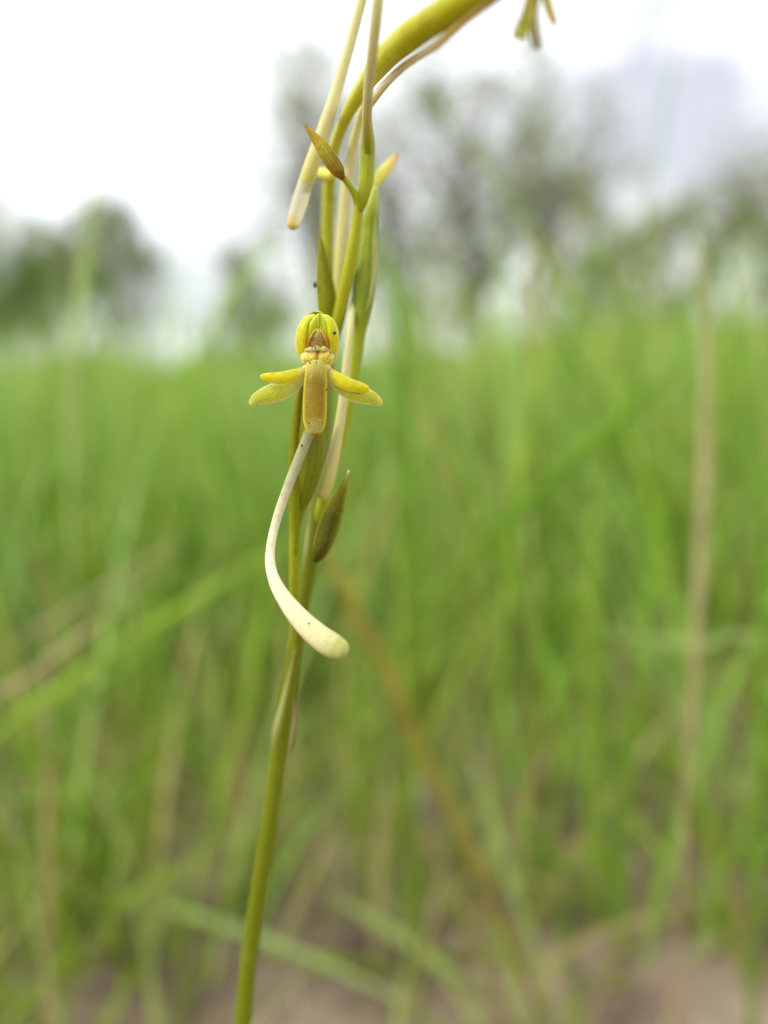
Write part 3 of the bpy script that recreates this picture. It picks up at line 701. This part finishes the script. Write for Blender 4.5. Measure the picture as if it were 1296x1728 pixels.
leaf('lateral_sepal', [(516, 634, 65.4, 6), (500, 645, 65.2, 12), (482, 655, 65.05, 16), (464, 662.5, 65.0, 17), (447, 668, 64.95, 14.5), (435, 673, 64.95, 11.5), (427, 678.5, 65.0, 8), (423, 683, 65.05, 4)], M_lat, cup=0.3, thick=0.35, n=34, nu=15, wave=0.03, seed=1, **KF)
leaf('lateral_sepal', [(554, 634, 65.4, 6), (569, 646, 65.2, 12), (586, 656.5, 65.05, 15.5), (603, 664, 65.0, 16), (620, 669.5, 64.95, 13.5), (631, 674, 64.95, 11), (639, 679, 65.0, 7.5), (643, 683.5, 65.05, 4)], M_lat, cup=0.3, thick=0.35, n=34, nu=15, wave=0.03, seed=2, **KF)
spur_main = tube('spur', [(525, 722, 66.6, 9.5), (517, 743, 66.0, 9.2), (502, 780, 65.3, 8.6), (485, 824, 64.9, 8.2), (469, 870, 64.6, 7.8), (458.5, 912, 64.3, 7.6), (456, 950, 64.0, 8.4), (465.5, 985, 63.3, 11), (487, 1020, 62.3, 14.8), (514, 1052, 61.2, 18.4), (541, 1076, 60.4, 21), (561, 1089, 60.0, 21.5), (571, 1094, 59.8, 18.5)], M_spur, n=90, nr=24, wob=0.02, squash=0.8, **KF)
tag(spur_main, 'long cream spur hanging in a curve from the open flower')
for x, y, d, r in [(564.5, 562, 63.78, 2.5)]:
    blob('speck', x, y, d, r, r * 1.1, 0.09, M_speck, lump=0.2, seed=int(x), nu=12, nv=8, **KF)
for x, y, d, r in [(539, 532.5, 63.9, 1.5), (532, 586.5, 63.42, 1.7), (534, 611, 63.62, 1.3), (519, 608, 63.85, 1.1), (522, 611.5, 63.85, 0.9), (555, 600, 63.8, 1.2), (553, 606, 63.8, 0.9), (551, 658, 63.85, 1.5), (521, 714, 63.18, 1.5), (606, 664, 64.6, 0.9)]:
    blob('speck', x, y, d, r * random.uniform(0.7, 1.1), r * random.uniform(0.9, 1.7), 0.06, M_speck_b, rot=random.uniform(-1, 1), lump=0.2, seed=int(x), nu=10, nv=7, **KF)
for x, y, d, r in [(509, 752, 65.35, 1.5), (459, 950, 63.4, 0.8), (521, 1052, 60.3, 1.5), (501, 831, 68.2, 2.2)]:
    blob('speck', x, y, d, r, r * 1.2, 0.08, M_speck_b, lump=0.2, seed=int(x), nu=10, nv=7, **KF)

# papillae: tiny shining beads on the flower, too many to count
def papillae():
    rr = random.Random(5)
    V, Fc = [], []
    ico_v = [(0, 0, 1), (1, 0, 0), (0, 1, 0), (-1, 0, 0), (0, -1, 0), (0, 0, -1)]
    ico_f = [(0, 1, 2), (0, 2, 3), (0, 3, 4), (0, 4, 1), (5, 2, 1), (5, 3, 2), (5, 4, 3), (5, 1, 4)]
    def scatter(part, count, ok):
        me = part.data
        q = [p for p in me.polygons if ok(*me.uv_layers[0].data[p.loop_start].uv) and p.normal.dot(Vector(BACK)) > 0.1]
        for _ in range(count):
            p = rr.choice(q); vs = [me.vertices[k].co for k in p.vertices]
            a, b = rr.random(), rr.random()
            m = vs[0].lerp(vs[1], a).lerp(vs[3].lerp(vs[2], a), b)
            s = rr.uniform(0.45, 1.1) / F_PX * 0.0643
            o = len(V)
            V.extend(np.array(m) + s * np.array(v) for v in ico_v); Fc.extend(tuple(k + o for k in f) for f in ico_f)
    for part in [c for c in flower.children if c.name.split('.')[0] in ('lip', 'side_lobe', 'lateral_sepal', 'centre', 'stigma', 'cheek')]:
        kind = part.name.split('.')[0]
        if kind == 'lip':
            scatter(part, 120, lambda u, v: 0.58 < v < 0.86 and 0.12 < u < 0.88)
            scatter(part, 25, lambda u, v: v < 0.2)
        elif kind == 'side_lobe':
            scatter(part, 70, lambda u, v: v < 0.6 and (u < 0.25 or u > 0.75))
        elif kind == 'lateral_sepal':
            scatter(part, 90, lambda u, v: u < 0.15 or u > 0.85 or v > 0.85)
            scatter(part, 40, lambda u, v: True)
        elif kind == 'stigma':
            scatter(part, 40, lambda u, v: True)
        else:
            scatter(part, 45, lambda u, v: True)
    return V, Fc
V, Fc = papillae()
tag(link('papillae', V, Fc, M_bead, flower, (0, 0, 0), np.zeros((len(V), 2))), kind='stuff')

# slender bract left of the open flower's ovary
leaf('bract', [(499, 935, 69.3, 2), (498, 885, 68.7, 7), (496, 830, 68.3, 9), (496, 770, 68.2, 9), (500, 710, 68.0, 8), (507, 660, 67.6, 5), (513, 635, 67.2, 1)], M_bract, cup=0.3, thick=0.2, **KW)
# dark bract right of the stem
leaf('bract', [(532, 945, 69.5, 7), (541, 928, 68.2, 15), (551, 899, 68.2, 18.5), (563, 864, 68, 17), (576, 832, 67.6, 9.5), (584, 810, 67.6, 4.6), (589, 793, 67.6, 1.8)], M_bract_dark, cup=0.8, thick=0.3, n=30, roll=0.2, **KW)
# olive bract above the open flower
leaf('bract', [(556, 552, 73, 13), (552, 515, 72.3, 16.5), (548, 475, 72, 15), (544, 440, 71.8, 10.5), (541, 412, 71.8, 5), (539, 393, 71.8, 1.2)], M_bract, cup=0.8, thick=0.3, n=30, **KW)
blob('speck', 531, 481, 71.4, 3.2, 5.0, 0.15, M_speck, lump=0.15, seed=44, nu=10, nv=7, **KW)
# second ovary, right of the stem, swollen and dark at its base
tube('ovary', [(521, 965, 77, 4), (530, 905, 75.2, 7), (543, 850, 74, 9), (564, 775, 73.4, 10.5), (584, 700, 73, 10.5), (598, 620, 72.6, 10.5), (605, 565, 72.3, 11.5), (610, 525, 72.1, 16), (614, 480, 72, 20.5), (618, 430, 72, 19), (623, 385, 71.8, 15), (628, 350, 71, 11), (632, 322, 70.8, 7)], M_ovary, n=70, **KW)
leaf('ovary_wing', [(612, 540, 71.6, 0.8), (626, 500, 71.0, 4), (632, 450, 70.8, 5.5), (634, 390, 70.8, 4.5), (634, 335, 70.8, 1)], M_sheath, cup=0.2, thick=0.15, **KW)
# pale spur hanging behind the open flower
tube('spur', [(600, 480, 73, 5), (592, 545, 71, 5.8), (585, 610, 70.4, 6.8), (577, 690, 70.2, 8), (567, 750, 70.2, 9.5), (555, 802, 70.4, 12.5), (546, 834, 70.6, 11.5)], M_spur2, n=50, **KW)
# flower stalk in front of the stem that forks into a bud and an ovary
tube('pedicel', [(556, 605, 75, 10), (569, 548, 72.6, 11.5), (579, 500, 71.4, 11), (591, 440, 70.2, 10), (600, 390, 69.4, 9), (605, 352, 68.8, 8.6), (602, 336, 68.3, 7), (594, 320, 67.6, 5.5), (585, 307, 67, 5), (577, 298, 66.4, 5)], M_pedicel, n=60, **KW)
tube('bud', [(577, 298, 66.4, 6), (571, 289, 66.2, 11), (560, 273, 66.0, 13), (547, 254, 65.8, 12), (534, 236, 65.6, 8.5), (523, 222, 65.4, 5), (515.5, 212, 65.3, 2)], M_bud, n=34, **KW)
tube('ovary', [(606, 356, 68.8, 7), (612, 334, 68.4, 10.5), (618, 303, 68.1, 13.2), (620, 270, 67.8, 13.2), (621, 240, 67.5, 11.5), (620, 212, 67, 9), (618, 190, 66.4, 7)], M_ovary, n=40, **KW)
# translucent spurs hanging from flowers above the frame
tube('spur', [(644, -60, 52, 11), (636, 20, 53.5, 11), (628, 90, 56, 9.8), (622, 150, 59.5, 8.6), (619.5, 195, 63, 8.4), (620, 232, 66, 9), (621, 262, 67.6, 7), (621, 280, 68.4, 4)], M_spur_g, n=44, **KW)
s1 = tube('spur', [(626, -60, 68, 8), (607, 15, 68.5, 8.2), (588, 85, 69, 8.8), (564, 165, 69.4, 10.2), (541, 235, 69.6, 12), (524, 285, 69.6, 13), (515, 312, 69.6, 13)], M_spur2, n=50, **KW)
tube('spur_tip', [(516, 308, 69.6, 12.9), (507, 338, 69.6, 13.4), (499, 364, 69.6, 12.4), (494, 378, 69.6, 10)], M_clear, n=20, nr=20, **dict(parent=s1, org=foot_base))
blob('nectar_end', 493.5, 382, 69.6, 8, 6, 0.36, M_bud2, rot=-0.25, **dict(parent=s1, org=foot_base))
# strands clasping the upper stem
tube('spur', [(620, 165, 70, 4), (606, 205, 72.5, 7.5), (594, 260, 74, 9.5), (584, 320, 75, 11), (578, 400, 75.4, 11.5), (573, 470, 75.6, 10.5), (569, 520, 75.8, 7)], M_spur2, n=36, **KW)
tube('bud', [(626, 316, 74, 7), (637, 303, 75, 9.5), (649, 289, 76, 10.5), (660, 275, 76.6, 8), (670, 261, 77, 2.5)], M_bud2, n=24, **KW)
tube('bud', [(560, 296, 75, 9), (545, 293, 76.5, 10), (534, 290, 77.5, 7)], M_bud2, n=16, **KW)
# tan spur running below the arching stem
tube('spur', [(622, 178, 66, 7), (634, 162, 64, 7), (655, 137, 61.5, 6.8), (683, 111, 60, 6.4), (710, 93, 57, 6.2), (733, 78, 55, 6.6), (760, 55, 53.5, 7), (785, 33, 52.4, 7.4), (812, 12, 51.4, 8), (850, -14, 50.6, 8), (890, -40, 50, 7)], M_spur3, n=44, **KW)
# upper flower, only its hanging lobes reach into the frame
fl2 = tube('flower', [(960, -80, 49.5, 12), (938, -70, 50, 14), (918, -55, 50.5, 16), (906, -36, 51, 14)], M_ovary, n=20, **KW)
tag(fl2, 'upper flower with only its hanging olive lobes in view')
K2 = dict(parent=fl2, org=foot_base)
leaf('hanging_lobe', [(903, -45, 51.4, 7), (896, -10, 51.6, 8), (889, 22, 51.8, 8), (882, 46, 51.9, 10), (877, 64, 52, 11)], M_lat, cup=0.3, thick=0.4, **K2)
leaf('hanging_lobe', [(908, -45, 50.8, 8), (904, -10, 50.6, 9), (899, 25, 50.4, 9), (900, 52, 50.4, 8.5), (904, 72, 50.4, 7), (907, 84, 50.4, 3)], M_stem_up, cup=0.4, thick=0.45, **K2)
leaf('hanging_lobe', [(912, -45, 51.2, 6), (919, -15, 51.4, 7.5), (926, 12, 51.6, 7.5), (933, 32, 51.8, 6), (937, 42, 51.8, 2)], M_bud2, cup=0.3, thick=0.4, **K2)
